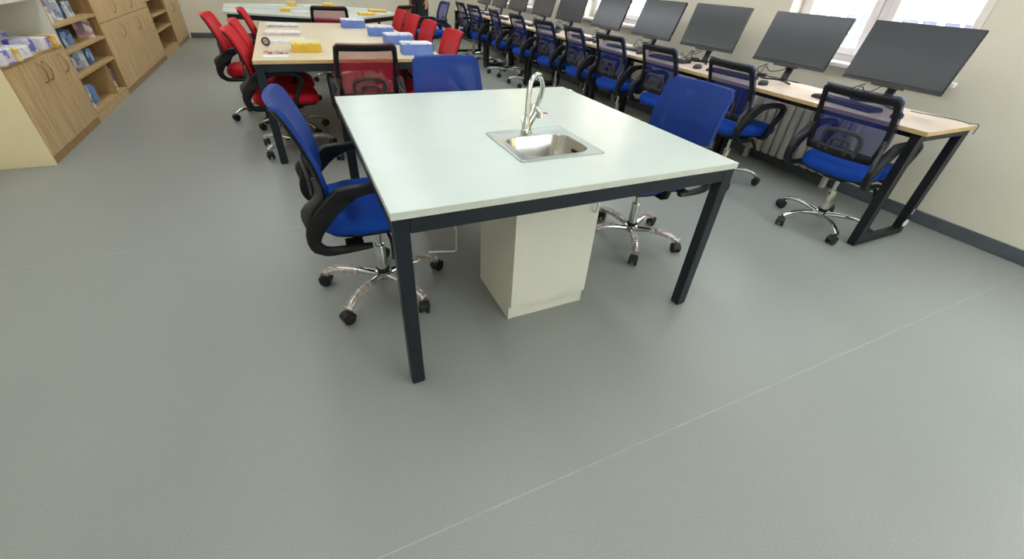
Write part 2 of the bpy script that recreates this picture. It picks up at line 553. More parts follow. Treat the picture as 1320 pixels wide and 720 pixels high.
# ceiling LED strip lamps, unseen and added to light the room
for x, lab in ((-1.2, 'long white ceiling strip lamp over the shelf side of the room'), (0.9, 'long white ceiling strip lamp over the tables'), (2.7, 'long white ceiling strip lamp over the computer desks')):
    p = thing('strip_lamp', lab, 'lamp', (x, 3.3, ZC - .001), group='ceiling strip lamps')
    MB().box(-.16, .16, -6.4, 6.4, -.05, 0, .004).build('lamp_housing', 'white_cap', p)
    MB().box(-.15, .15, -6.39, 6.39, -.056, -.05).build('diffuser', 'led', p, smooth=0)

# ------------------------------------------------------------------ outside
FX = 14.0
fb = thing('apartment_building', 'cream rendered building across the street seen through the window', 'building', (FX, 8, -5))
MB().box(0, 3, -22, 34, 0, 14).build('facade_wall', 'facade', fb, smooth=0)
wf = MB()
for a in ((-.5, .5, -.72, -.64), (-.5, .5, .64, .72), (-.5, -.42, -.64, .64), (.42, .5, -.64, .64)):
    wf.box(-.06, .05, a[0], a[1], a[2], a[3])
wf.box(-.05, .05, -.035, .035, -.64, .64)
wf.box(-.05, .05, -.42, .42, .2, .26)
wf_me = wf.mesh('facade_window', 'facade_frame', 0)
wp_me = MB().box(-.02, .04, -.42, .42, -.64, .64).mesh('pane', 'facade_pane', 0)
ws_me = MB().box(-.14, .04, -.58, .58, -.78, -.72).mesh('sill', 'facade_frame', 0)
for zc in (-3.1, 0.35, 3.6, 6.8):
    for yc in [4.7 + 1.15 * 2 * k - 9.2 for k in range(14)] + [5.55 + 2.3 * k - 9.2 for k in range(14)]:
        if zc != 0.35 and (yc < -2 or yc > 20): continue
        wo_ = link('facade_window', wf_me, fb, (-.0, yc - 8, zc + 5))
        link('pane', wp_me, wo_)
        link('sill', ws_me, wo_)
st = MB().box(XR + .4, 40, -40, 60, -5.3, -5.0).build('street', 'asphalt', smooth=0)
struct(st)

# ------------------------------------------------------------------ office chairs (forward = +X, origin on the floor under the column)
def back_f(v):
    # v 0..1 from the lower bar (z .53) to the top (z .905)
    z = .53 + .375 * v
    prof = [(.50, -.232), (.56, -.222), (.64, -.222), (.72, -.236), (.80, -.262), (.86, -.287), (.92, -.315)]
    for (a, fa), (b, fb_) in zip(prof, prof[1:]):
        if z <= b:
            t = (z - a) / (b - a)
            t = max(0, t)
            return fa + (fb_ - fa) * t, z
    return prof[-1][1], z
def back_w(v):
    return lerp_list([.205, .222, .226, .220, .210], 101)[max(0, min(100, int(v * 100)))]
def back_pt(u, v, off=0.0):
    f, z = back_f(v)
    return Vector((f + .035 * u * u + off, back_w(v) * u, z + off * 0.35))
def round_rect(a, b, r, n=5, m=6):
    """loop points in (x,y) box [-a,a]x[0,b]"""
    out = []
    for cx, cy, s in ((a - r, b - r, 0), (-a + r, b - r, 90), (-a + r, r, 180), (a - r, r, 270)):
        for k in range(n + 1):
            t = R(s + 90 * k / n)
            out.append((cx + r * math.cos(t), cy + r * math.sin(t)))
    res = []
    for i, p in enumerate(out):
        q = out[(i + 1) % len(out)]
        d = math.hypot(q[0] - p[0], q[1] - p[1])
        k = max(1, int(d / .045))
        for j in range(k): res.append((p[0] + (q[0] - p[0]) * j / k, p[1] + (q[1] - p[1]) * j / k))
    return res

def chair_meshes(fab, mesh_mat):
    D = {}
    # seat cushion
    def outline(s, z, n=36):
        pts = []
        for k in range(n):
            a = 2 * math.pi * k / n
            c, d = math.cos(a), math.sin(a)
            e = 2 / 4.2
            x = .240 * math.copysign(abs(c) ** e, c) * s + .005
            y = .228 * math.copysign(abs(d) ** e, d) * s * (1 - .05 * (x < -.1))
            dip = -.022 * max(0, (x - .12) / .13) ** 2 * (1 if z > .44 else .4) + .010 * (y / .24) ** 2
            pts.append(Vector((x, y, z + dip)))
        return pts
    b = MB()
    b.rings([outline(.93, .408), outline(.985, .418), outline(1.0, .437), outline(.995, .458), outline(.96, .474), outline(.88, .483), outline(.6, .484), outline(.25, .481)])
    D['seat'] = b.mesh('seat', fab, 50)
    b = MB()
    b.rings([outline(.72, .392), outline(.90, .396), outline(.93, .409)])
    D['seat_pan'] = b.mesh('seat_pan', 'black_plastic', 50)
    # back frame loop
    loop = round_rect(.225, .375, .020)
    pts, nr, wd = [], [], []
    for x, y in loop:
        v = y / .375
        u = max(-1, min(1, x / .225))
        pts.append(back_pt(u * .925, .045 + v * .895))
        nr.append(Vector((1, -.3 * u, .15 + .3 * v)))
        wd.append(.030 + .012 * max(0, (v - .9) / .1))
    b = MB()
    b.strip(pts, nr, wd, .020, closed=True)
    # lower cross bar, thicker
    bar = [back_pt(u, .05, -.004) for u in lerp_list([-.92, .92], 9)]
    b.strip(bar, Vector((1, 0, 0)), .045, .022)
    D['back_frame'] = b.mesh('back_frame', 'black_plastic', 50)
    for sd in (-1, 1):
        b = MB()
        pth = spline([back_pt(.93 * sd, .40, -.012), back_pt(1.0 * sd, .22, -.022), (-.262, .240 * sd, .56), (-.262, .246 * sd, .50)], 4)
        b.strip(pth, Vector((0, 1, 0)), lerp_list([.020, .034, .040, .03], len(pth)), .020)
        D['back_link', sd] = b.mesh('back_link', 'lumbar', 50)
    # mesh sheet
    b = MB()
    nv, nu = 18, 12
    grid = []
    for i in range(nv + 1):
        v = i / nv
        d = min(v, 1 - v) * .375
        rc = .022
        cut = (rc - math.sqrt(max(0, rc * rc - (rc - d) ** 2))) / .22 if d < rc else 0
        row = []
        us = [-1.02] + [-1 + 2 * k / nu for k in range(nu + 1)] + [1.02]
        for u in us:
            off = -.002 if abs(u) > 1.01 else .0145
            row.append(back_pt(u * (1 - cut) * 1.006, -.005 + v * 1.012, off))
        grid.append(row)
    top = [p + Vector((-.024, 0, .001)) for p in grid[-1]]
    bot = [p + Vector((-.018, 0, -.003)) for p in grid[0]]
    grid = [bot] + grid + [top]
    n = len(grid[0])
    verts = [p for r in grid for p in r]
    fs = [[i * n + k, i * n + k + 1, (i + 1) * n + k + 1, (i + 1) * n + k] for i in range(len(grid) - 1) for k in range(n - 1)]
    b._add(verts, fs)
    D['back_mesh'] = b.mesh('back_mesh', mesh_mat, 60)
    # lumbar arches
    b = MB()
    for hw, ht, wdt in ((.50, .40, .022), (.27, .27, .018)):
        a = spline([(-hw, .06, 0), (-hw, ht * .7, 0), (-hw * .72, ht * .96, 0), (0, ht, 0), (hw * .72, ht * .96, 0), (hw, ht * .7, 0), (hw, .06, 0)], 4)
        b.strip([back_pt(p.x, p.y, -.016) for p in a], Vector((1, 0, 0)), wdt, .012)
    b.strip([back_pt(u, .12, -.016) for u in lerp_list([-.5, .5], 5)], Vector((1, 0, 0)), .016, .012)
    D['lumbar_support'] = b.mesh('lumbar_support', 'lumbar', 50)
    # arm rests: a flat curved web rising from under the seat, looping over to the front
    outer = [(-.05, .390), (-.10, .386), (-.20, .384), (-.252, .400), (-.280, .438), (-.284, .492), (-.262, .556), (-.222, .606), (-.178, .650), (-.150, .676), (-.04, .682), (.05, .682), (.112, .672), (.156, .640),
             (.160, .600), (.130, .545), (.088, .475), (.078, .400)]
    inner = [(.046, .400), (.056, .475), (.096, .550), (.122, .600), (.120, .622), (.098, .638), (.03, .644), (-.05, .640), (-.11, .612), (-.17, .555), (-.215, .500), (-.236, .462), (-.230, .436), (-.20, .416), (-.10, .410), (-.05, .406)]
    for s in (-1, 1):
        b = MB()
        tmp = bmesh.new()
        mo, mi = spline([(p[0], 0, p[1]) for p in outer], 2), spline([(p[0], 0, p[1]) for p in inner[::-1]], 2)
        n = min(len(mo), len(mi))
        for q_ in mo + mi: q_.z -= .016 * max(0, (q_.z - .5) / .18)
        mo = [mo[round(k * (len(mo) - 1) / 31)] for k in range(32)]
        mi = [mi[round(k * (len(mi) - 1) / 31)] for k in range(32)]
        ring = []
        for o_, i_ in zip(mo, mi):
            ins = max(0, .42 - .5 * (o_.z + i_.z)) * .5
            ya, yc = .232 - ins, .268 - ins
            d = (i_ - o_).normalized() * .006
            q = [Vector((o_.x, ya, o_.z)) + d, Vector((o_.x, (ya + .008), o_.z)), Vector((o_.x, yc - .008, o_.z)), Vector((o_.x, yc, o_.z)) + d,
                 Vector((i_.x, yc, i_.z)) - d, Vector((i_.x, yc - .008, i_.z)), Vector((i_.x, ya + .008, i_.z)), Vector((i_.x, ya, i_.z)) - d]
            ring.append([Vector((v.x, v.y * s, v.z)) for v in q])
        b.rings(ring)
        b.box(-.15, -.08, min(.15 * s, .240 * s), max(.15 * s, .240 * s), .388, .400, .003)
        b.box(.045, .080, min(.15 * s, .240 * s), max(.15 * s, .240 * s), .388, .402, .003)
        D['armrest', s] = b.mesh('armrest', 'black_plastic', 55)
    b = MB()
    b.box(-.10, .11, -.075, .075, .350, .394, .012)
    b.lathe([(.030, .335), (.034, .352)], 14)
    D['tilt_mechanism'] = b.mesh('tilt_mechanism', 'black_plastic', 40)
    b = MB()
    b.tube([(.03, -.07, .372), (.03, -.15, .366), (.032, -.19, .356)], .007, 8)
    b.strip([(.032, -.185, .358), (.03, -.215, .335), (.026, -.235, .29)], Vector((1, 0, 0)), [.018, .024, .028], .012)
    D['lever'] = b.mesh('lever', 'black_plastic', 40)
    b = MB()
    b.lathe([(.026, .085), (.026, .250), (.0245, .253), (.0135, .254), (.0135, .345)], 18)
    D['gas_lift'] = b.mesh('gas_lift', 'chrome', 35)
    b = MB()
    b.lathe([(.030, .112), (.032, .116), (.032, .124), (.028, .126)], 18)
    D['collar'] = b.mesh('collar', 'black_plastic', 35)
    b = MB()
    b.lathe([(.024, .062), (.040, .070), (.043, .090), (.040, .108), (.030, .113)], 20)
    D['base_hub'] = b.mesh('base_hub', 'chrome', 35)
    b = MB()
    path = spline([(.030, 0, .088), (.10, 0, .098), (.18, 0, .102), (.245, 0, .092), (.290, 0, .072)], 4)
    b.strip(path, Vector((0, 0, 1)), lerp_list([.040, .034, .032, .034, .030], len(path)), lerp_list([.034, .028, .024, .024, .022], len(path)), ch=.36)
    D['spoke'] = b.mesh('spoke', 'chrome', 55)
    b = MB()
    path = spline([(.12, 0, .1), (.18, 0, .102), (.245, 0, .092), (.293, 0, .072)], 5)
    rs = [.021 + .0035 * math.sin(i * 2.3) for i in range(len(path))]
    b.tube(path, rs, 10)
    D['plastic_wrap'] = b.mesh('plastic_wrap', 'wrap', 25)
    b = MB()
    b.lathe([(.005, .05), (.0055, .08)], 8)
    mt = Matrix.Translation((.014, 0, .028)) @ Matrix.Rotation(R(90), 4, 'X')
    for z0, z1 in ((-.026, -.008), (.008, .026)):
        b.lathe([(.018, z0), (.027, z0 + .003), (.027, z1 - .003), (.018, z1)], 16, mt)
    hood = [(.014 + .031 * math.cos(R(a)), 0, .028 + .031 * math.sin(R(a))) for a in range(20, 185, 22)]
    b.strip(hood, Vector((0, 1, 0)), .006, .044)
    b.box(0, .03, -.006, .006, .02, .055, .002)
    D['caster'] = b.mesh('caster', 'rubber', 40)
    b = MB()
    for z0, z1 in ((-.0275, -.0255), (.0255, .0275)):
        b.lathe([(.012, z0), (.012, z1)], 12, mt)
    D['hub_cap'] = b.mesh('hub_cap', 'grey_hub', 40)
    return D

BLUE = chair_meshes('blue_fabric', 'blue_mesh')
def recol(D, fab, mesh_mat):
    E_ = dict(D)
    for k, m in (('seat', fab), ('back_mesh', mesh_mat)):
        me = D[k].copy()
        me.materials[0] = M[m]
        E_[k] = me
    return E_
NAVY = recol(BLUE, 'blue_fabric', 'navy_mesh')
RED = recol(BLUE, 'red_fabric', 'red_mesh')
ROSE = recol(BLUE, 'red_fabric', 'rose_mesh')

def make_chair(D, label, x, y, deg, star, group, wrapped=False, dz=0.0, swivel=None):
    t = thing('office_chair', label, 'chair', (x, y, 0), R(deg), group)
    for k in ('seat', 'seat_pan', 'back_frame', 'back_mesh', 'lumbar_support', 'tilt_mechanism', 'lever', 'gas_lift', 'collar', 'base_hub'):
        if k == 'lumbar_support':
            link(k, D[k], fr_)
        elif k == 'collar':
            link(k, D[k], gl_)
        else:
            o = link(k, D[k], t, (0, 0, 0 if k in ('gas_lift', 'base_hub') else dz))
            if k == 'back_frame': fr_ = o
            if k == 'gas_lift': gl_ = o
    for s in (-1, 1):
        link('armrest', D['armrest', s], t, (0, 0, min(dz, 0)))
        link('back_link', D['back_link', s], fr_)
    for k in range(5):
        a = R(star + 72 * k - deg)
        sp = link('spoke', D['spoke'], t, (0, 0, 0), a)
        rnd = random.uniform(-1.2, 1.2)
        c = link('caster', D['caster'], sp, (.283, 0, 0), rnd)
        if wrapped: link('plastic_wrap', D['plastic_wrap'], sp)
    return t

G1 = 'blue chairs around the white sink table'
make_chair(BLUE, 'blue swivel chair with plastic-wrapped feet at the left side of the white sink table', .03, .68, 0, -133, G1, True, .02)
make_chair(BLUE, 'blue swivel chair at the right side of the white sink table, facing the sink', 1.55, .65, 183, -122, G1, True)
make_chair(BLUE, 'blue swivel chair at the far end of the white sink table', .72, 1.52, -92, 10, G1, False, -.025)
G2 = 'red chairs around the wooden table'
make_chair(ROSE, 'red black-framed chair seen from behind at the near end of the wooden table', .318, 2.60, 90, 40, G2, False, -.02)
make_chair(RED, 'red swivel chair left of the wooden table, nearest to the camera', -.275, 2.94, 0, -140, G2, True)
make_chair(RED, 'red swivel chair left of the wooden table, second from the near end', -.27, 3.50, 0, 20, G2)
make_chair(RED, 'red swivel chair pulled out furthest from the left side of the wooden table', -.52, 4.07, -3, -160, G2)
make_chair(RED, 'red swivel chair left of the wooden table, last before the white tables', -.27, 4.66, 0, 0, G2)
for i, (yy, lab) in enumerate(((2.97, 'nearest to the sink table'), (3.74, 'second from the sink table'), (4.38, 'third from the sink table'), (5.05, 'farthest from the sink table'))):
    make_chair(RED, 'red swivel chair right of the wooden table, ' + lab, .91, yy, 180, 15 + 30 * i, G2)
make_chair(ROSE, 'red chair seen from behind between the wooden table and the white tables', .37, 5.68, 90, 30, 'red chairs at the far white tables')
make_chair(RED, 'mostly hidden red chair by the right end of the far white tables', 1.28, 6.2, 135, 30, 'red chairs at the far white tables')
G3 = 'blue chairs along the computer desks'
ORD = ['nearest to the camera', 'second from the desk end', 'third from the desk end', 'fourth from the desk end', 'fifth from the desk end',
       'sixth from the desk end', 'seventh from the desk end', 'eighth from the desk end', 'ninth from the desk end', 'tenth from the desk end']
DY = [(.36, 3.0, 2, -127), (1.27, 3.0, -3, -125), (2.07, 3.0, 0, 20), (2.82, 3.0, 4, 50), (3.48, 3.0, -4, 10), (4.21, 3.0, 3, -20), (5.0, 3.0, 0, -140), (5.79, 3.0, -6, 5), (6.72, 3.0, 5, 30), (7.36, 3.0, 0, 20)]
for (yy, xx, dg, stt), lab in zip(DY, ORD):
    make_chair(NAVY, 'navy blue chair at the computer desks, ' + lab, xx, yy, dg, stt, G3)
make_chair(NAVY, 'navy blue chair turned away from the far computer desks, beside the standing person', 2.17, 7.25, 183, 30, G3)

# bent wire under the left blue chair
wz = thing('wire_rack', 'thin bent wire bracket under the white sink table, left of the cupboard', 'bracket', (.3, .55, 0))
b = MB()
pw = spline([(.30, .60, .700), (.355, .60, .55), (.36, .60, .42), (.358, .58, .40)], 4)
b.tube([Vector(p) - Vector((.3, .55, 0)) for p in [(.235, .5, .410), (.325, .5, .405), (.350, .5, .392), (.358, .5, .365), (.355, .5, .262), (.345, .5, .255), (.222, .5, .277)]], .0045, 8)
b.tube([Vector(p) - Vector((.3, .55, 0)) for p in [(.235, .5, .410), (.215, .5, .42), (.21, .5, .70)]], .0045, 8)
b.build('wire_rod', 'wire', wz)
MB().box(-.11, -.07, -.07, -.03, .680, .690, .002).build('fixing_plate', 'wire', wz)

# ------------------------------------------------------------------ tables
def rect_table(name, label, x0, x1, y0, y1, topm, edgem, legm, zt=.75, hole=None, thick=.024, leg=.05, rail=.055, midlegs=()):
    t = thing(name, label, 'table', (x0, y0, 0))
    W, L = x1 - x0, y1 - y0
    b = MB()
    b.box(.003, W - .003, .003, L - .003, zt - thick + .001, zt, .0015) if hole is None else None
    if hole:
        hx0, hx1, hy0, hy1 = [v - o for v, o in zip(hole, (x0, x0, y0, y0))]
        for a in ((.003, hx0, .003, L - .003), (hx1, W - .003, .003, L - .003), (hx0, hx1, .003, hy0), (hx0, hx1, hy1, L - .003)):
            b.box(*a, zt - thick + .001, zt)
    top = b.build('table_top', topm, t)
    e = MB()
    e.box(0, W, 0, .003, zt - thick, zt - .0005); e.box(0, W, L - .003, L, zt - thick, zt - .0005)
    e.box(0, .003, .003, L - .003, zt - thick, zt - .0005); e.box(W - .003, W, .003, L - .003, zt - thick, zt - .0005)
    e.build('edge_band', edgem, top)
    zr = zt - thick
    i = .004
    for a in ((leg + i, W - leg - i, i, i + leg), (leg + i, W - leg - i, L - leg - i, L - i), (i, i + leg, leg + i, L - leg - i), (W - leg - i, W - i, leg + i, L - leg - i)):
        MB().box(*a, zr - rail, zr, .003).build('rail', legm, t)
    for (lx, ly) in [(i, i), (W - leg - i, i), (i, L - leg - i), (W - leg - i, L - leg - i)] + list(midlegs):
        g = MB().box(lx, lx + leg, ly, ly + leg, .006, zr, .003).build('leg', legm, t)
        MB().box(lx + .004, lx + leg - .004, ly + .004, ly + leg - .004, 0, .006).build('foot', 'rubber', g)
    return t
rect_table('work_table', 'square white work table with dark steel frame and an inset sink', 0, 1.42, 0, 1.443, 'white_top', 'white_edge', 'steel_frame', hole=(.575, .905, .290, .615))
rect_table('meeting_table', 'long pale wooden meeting table with black frame, red chairs around it', -.425, .985, 2.59, 5.17, 'beech', 'beech_edge', 'steel_frame', leg=.055)

def poly_table(label, poly, zt=.75):
    cx = sum(p[0] for p in poly) / len(poly); cy = sum(p[1] for p in poly) / len(poly)
    t = thing('trapezoid_table', label, 'table', (cx, cy, 0), group='white trapezoid tables at the far wall')
    P = [(x - cx, y - cy) for x, y in poly]
    top = MB().prism(P, zt - .022, zt).build('table_top', 'white_top', t, smooth=0)
    Q = [(x * .95, y * .93) for x, y in P]
    n = len(P)
    for i in range(n):
        a, c = Vector((*Q[i], zt - .052)), Vector((*Q[(i + 1) % n], zt - .052))
        MB().strip([a, c], Vector((0, 0, 1)), .04, .058).build('rail', 'steel_frame', t)
    for x, y in Q:
        MB().box(x - .02, x + .02, y - .02, y + .02, 0, zt - .03, .003).build('leg', 'steel_frame', t)
    return t
poly_table('nearer white trapezoid table beyond the long wooden table', [(-.87, 6.36), (.42, 5.78), (.75, 5.86), (1.50, 6.70), (.3, 7.02), (-.92, 7.05)])
poly_table('farther white trapezoid table standing in front of the far wall', [(-.92, 7.13), (.3, 7.10), (1.50, 6.78), (1.38, 7.55), (.35, 8.28), (-.96, 7.78)])

# ------------------------------------------------------------------ sink, tap, sink cupboard
SX0, SX1, SY0, SY1 = .547, .933, .257, .637
sk = thing('sink', 'square stainless steel sink set into the white work table', 'sink', ((SX0 + SX1) / 2, (SY0 + SY1) / 2, .75))
def rr(ax, ay, r, z, cx=0, cy=0, n=8):
    out = []
    for sx, sy, s in ((1, 1, 0), (-1, 1, 90), (-1, -1, 180), (1, -1, 270)):
        for k in range(n):
            t = R(s + 90 * k / (n - 1))
            out.append(Vector((cx + sx * (ax - r) + r * math.cos(t), cy + sy * (ay - r) + r * math.sin(t), z)))
    return out
HX, HY = (SX1 - SX0) / 2, (SY1 - SY0) / 2
b = MB()
bcx, bcy, bw, bd = 0.0, -.030, .150, .122
b.rings([rr(HX, HY, .012, .0008), rr(HX, HY, .012, .003), rr(HX - .003, HY - .003, .012, .006), rr(HX - .012, HY - .012, .014, .0065), rr(HX - .018, HY - .018, .016, .0042),
         rr(bw + .012, bd + .012, .07, .0042, bcx, bcy), rr(bw + .004, bd + .004, .068, .003, bcx, bcy)], cap0=False, cap1=False)
b.build('sink_rim', 'steel_rim', sk, smooth=35)
b = MB()
b.rings([rr(bw + .004, bd + .004, .068, .003, bcx, bcy), rr(bw, bd, .066, -.006, bcx, bcy), rr(bw - .008, bd - .008, .062, -.10, bcx, bcy), rr(bw - .02, bd - .02, .055, -.128, bcx, bcy),
         rr(bw - .04, bd - .04, .045, -.136, bcx, bcy), rr(.045, .045, .044, -.140, bcx, bcy)], cap0=False, cap1=True)
bowl = b.build('bowl', 'steel', sk, smooth=50)
b = MB()
b.lathe([(.040, -.139), (.040, -.136), (.034, -.136), (.030, -.139), (.008, -.1385)], 20, Matrix.Translation((bcx, bcy, 0)))
b.build('drain', 'chrome', bowl)
for dy in (-.016, 0, .016):
    MB().box(bw - .0085, bw - .0035, bcy + dy - .003, bcy + dy + .003, -.048, -.034, .001).build('overflow_slot', 'black_plastic', bowl)
# tap
tp = thing('kitchen_tap', 'chrome swan-neck tap standing on the sink rim', 'tap', (.727, .585, .7542))
b = MB()
b.lathe([(.026, 0), (.026, .006), (.022, .010), (.021, .030), (.024, .034), (.024, .046), (.019, .052)], 18)
b.tube([(0, 0, .040), (.016, .004, .062), (.038, .008, .094)], [.024, .025, .026], 14)
b.tube([(0, 0, .040), (-.022, -.020, .056), (-.034, -.03, .066)], [.016, .015, .016], 12)
body = b.build('tap_body', 'chrome', tp)
b = MB()
b.tube([(.036, .008, .088), (.046, .010, .110)], [.028, .024], 14)
b.tube([(.040, .002, .100), (.052, -.016, .080), (.056, -.022, .068)], [.020, .018, .014], 10)
lev = b.build('lever_handle', 'chrome', tp)
MB().tube([(.054, .0, .084), (.085, .004, .080), (.105, .006, .074)], [.002, .0025, .002], 6).build('lever_tip', M['red_fabric'], lev)
b = MB()
arc = spline([(.048, .010, .108), (.060, .010, .135), (.064, .002, .170), (.058, -.008, .205), (.040, -.022, .232), (.010, -.045, .246), (-.022, -.066, .234), (-.040, -.080, .204),
              (-.052, -.098, .156), (-.063, -.118, .100), (-.070, -.130, .066)], 5)
b.tube(arc, .0105, 12)
b.tube([arc[-6], arc[-1], arc[-1] + Vector((-.003, -.004, -.012))], [.0118, .0150, .0150], 12)
b.build('spout', 'chrome', tp)

cb = thing('sink_cupboard', 'narrow white cupboard under the sink of the work table', 'cupboard', (.512, .205, 0))
CW, CD, CH = .405, .38, .668
MB().box(0, .018, .018, CD, 0, CH, .001).build('side_panel', 'white_board', cb)
MB().box(CW - .018, CW, .018, CD, 0, CH, .001).build('side_panel', 'white_board', cb)
MB().box(.018, CW - .018, CD - .012, CD, .08, CH, .001).build('back_panel', 'white_board', cb)
MB().box(.018, CW - .018, .03, CD - .012, .075, .093).build('bottom_panel', 'white_board', cb)
MB().box(.018, CW - .018, .020, .038, 0, .074, .001).build('plinth', 'white_board', cb)
dr = MB().box(.002, CW - .002, -.001, .016, .080, CH - .004, .0015).build('door', 'white_board', cb)
b = MB()
b.tube(spline([(.368, -.001, .585), (.368, -.022, .578), (.368, -.026, .552), (.368, -.022, .526), (.368, -.001, .519)], 4), [.004] * 17, 8)
b.build('handle', 'chrome', dr)

# ------------------------------------------------------------------ left storage wall
XF = -1.925          # front plane
DEP = .42
def bow_handle(p, y, z0, z1, axis='y'):
    zc = (z0 + z1) / 2
    b = MB()
    path = spline([(0, 0, z0), (.022, 0, z0 + .012), (.034, 0, zc), (.022, 0, z1 - .012), (0, 0, z1)], 4)
    b.strip([q + Vector((0, y, 0)) for q in path], Vector((0, 1, 0)), .007, .012)
    b.lathe([(.008, -.001), (.008, .004)], 8, Matrix.Translation((0, y, z0)) @ Matrix.Rotation(R(90), 4, 'Y'))
    b.lathe([(.008, -.001), (.008, .004)], 8, Matrix.Translation((0, y, z1)) @ Matrix.Rotation(R(90), 4, 'Y'))
    return b.build('handle', 'handle', p)

# unit 1: low doors, open niche, upper white box
U = [3.03, 4.16, 5.32, 7.66, 8.92, 10.19]
c1 = thing('storage_cabinet', 'low oak-fronted cabinet with cream side panel and a book niche above', 'cabinet', (XF, U[0], 0))
L1 = U[1] - U[0]
HC = .655
MB().box(-DEP, -.002, 0, .02, 0, 1.95, .001).build('side_panel', 'cream_side', c1)
MB().box(-DEP, -.018, .02, L1 - .02, .06, .078).build('bottom_panel', 'white_board', c1)
MB().box(-DEP, -.006, .02, L1 - .001, HC - .022, HC, .001).build('cabinet_top', 'oak_shelf', c1)
MB().box(-DEP, -.02, L1 - .02, L1 - .001, 0, HC - .022).build('side_panel', 'white_board', c1)
MB().box(-DEP, -DEP + .016, .02, L1 - .001, HC, 1.95).build('back_panel', 'white_board', c1)
MB().box(-DEP + .016, -.004, .02, L1 - .001, .975, 1.0, .001).build('niche_shelf', 'white_board', c1)
MB().box(-DEP + .016, -.004, .02, L1 - .001, 1.93, 1.95, .001).build('top_panel', 'white_board', c1)
MB().box(-.05, -.004, .021, L1 - .02, 0, .055, .001).build('plinth', 'oak_dark', c1)
MB().box(-.0195, -.0035, L1 - .0195, L1 - .0005, 0, .055).build('plinth_end', 'oak_dark', c1)
hm = L1 / 2
for k, (a, bb) in enumerate(((.022, hm - .0015), (hm + .0015, L1 - .003))):
    d = MB().box(-.018, .0, a, bb, .058, HC - .024, .001).build('door', 'oak', c1)
    if k == 0:
        bow_handle(d, bb - .05, .47, .60)
    else:
        bow_handle(d, a + .05, .47, .60)
        bow_handle(d, bb - .17, .47, .60)

def tall_shelf(label, y0, y1, shelves, dividers):
    c = thing('book_shelf', label, 'shelf', (XF, y0, 0), group='open oak shelf units on the left')
    L = y1 - y0
    for a in ((0, .02), (L - .02, L)):
        MB().box(-DEP, -.001, a[0] + .001, a[1] - .001, 0, 1.95, .001).build('side_panel', 'white_board' if (a[0] == 0 and y0 < 5) else 'oak_dark', c)
        MB().box(-.001, .001, a[0] + .001, a[1] - .001, 0, 1.95).build('edge_band', 'oak_shelf', c)
    MB().box(-DEP, -DEP + .012, .02, L - .02, .06, 1.95).build('back_panel', 'oak_inner', c)
    MB().box(-.04, -.004, .02, L - .02, 0, .066, .001).build('plinth', 'oak', c)
    MB().box(-DEP + .012, -.003, .02, L - .02, 1.93, 1.95).build('top_panel', 'oak_shelf', c)
    for z in shelves:
        MB().box(-DEP + .012, -.003, .02, L - .02, z - .024, z, .001).build('shelf_board', 'oak_shelf', c)
    for (yy, z0, z1) in dividers:
        MB().box(-DEP + .012, -.008, yy - y0 - .009, yy - y0 + .009, z0, z1, .001).build('divider', 'oak_shelf', c)
    return c
SH = [.088, .392, .588, .785, 1.08, 1.37, 1.66]
tall_shelf('open oak shelf with booklets between the low cabinet and the tall doors', U[1], U[2], SH, [(4.98, .088, .368)])
SH2 = [.088, .372, .565, .77, 1.08, 1.37, 1.66]
tall_shelf('nearly empty open oak shelf farther along the left wall', U[3], U[4], SH2, [])

def door_unit(label, y0, y1, nd, zsplit=.69):
    c = thing('tall_cabinet', label, 'cabinet', (XF, y0, 0), group='tall oak door cabinets on the left')
    L = y1 - y0
    for a in ((0, .02), (L - .02, L)):
        MB().box(-DEP, -.02, a[0] + .001, a[1] - .001, 0, 1.95).build('side_panel', 'oak_dark', c)
    MB().box(-DEP, -DEP + .012, .02, L - .02, .0, 1.95).build('back_panel', 'oak_inner', c)
    MB().box(-DEP + .012, -.02, .02, L - .02, 1.93, 1.95).build('top_panel', 'oak', c)
    MB().box(-.04, -.008, .001, L - .001, 0, .060, .001).build('plinth', 'oak_dark', c)
    w_ = L / nd
    for k in range(nd):
        d = MB().box(-.019, 0, k * w_ + .002, (k + 1) * w_ - .002, .063, zsplit - .003, .0012).build('door', 'oak', c)
        bow_handle(d, k * w_ + w_ * .86, .50, .63)
        d = MB().box(-.019, 0, k * w_ + .002, (k + 1) * w_ - .002, zsplit + .003, 1.95, .0012).build('door', 'oak', c)
        bow_handle(d, k * w_ + w_ * .86, .745, .875)
    return c
door_unit('wide tall oak cabinet with three pairs of doors on the left wall', U[2], U[3], 3)
door_unit('tall oak cabinet with two pairs of doors in the far left corner', U[4], U[5], 2)

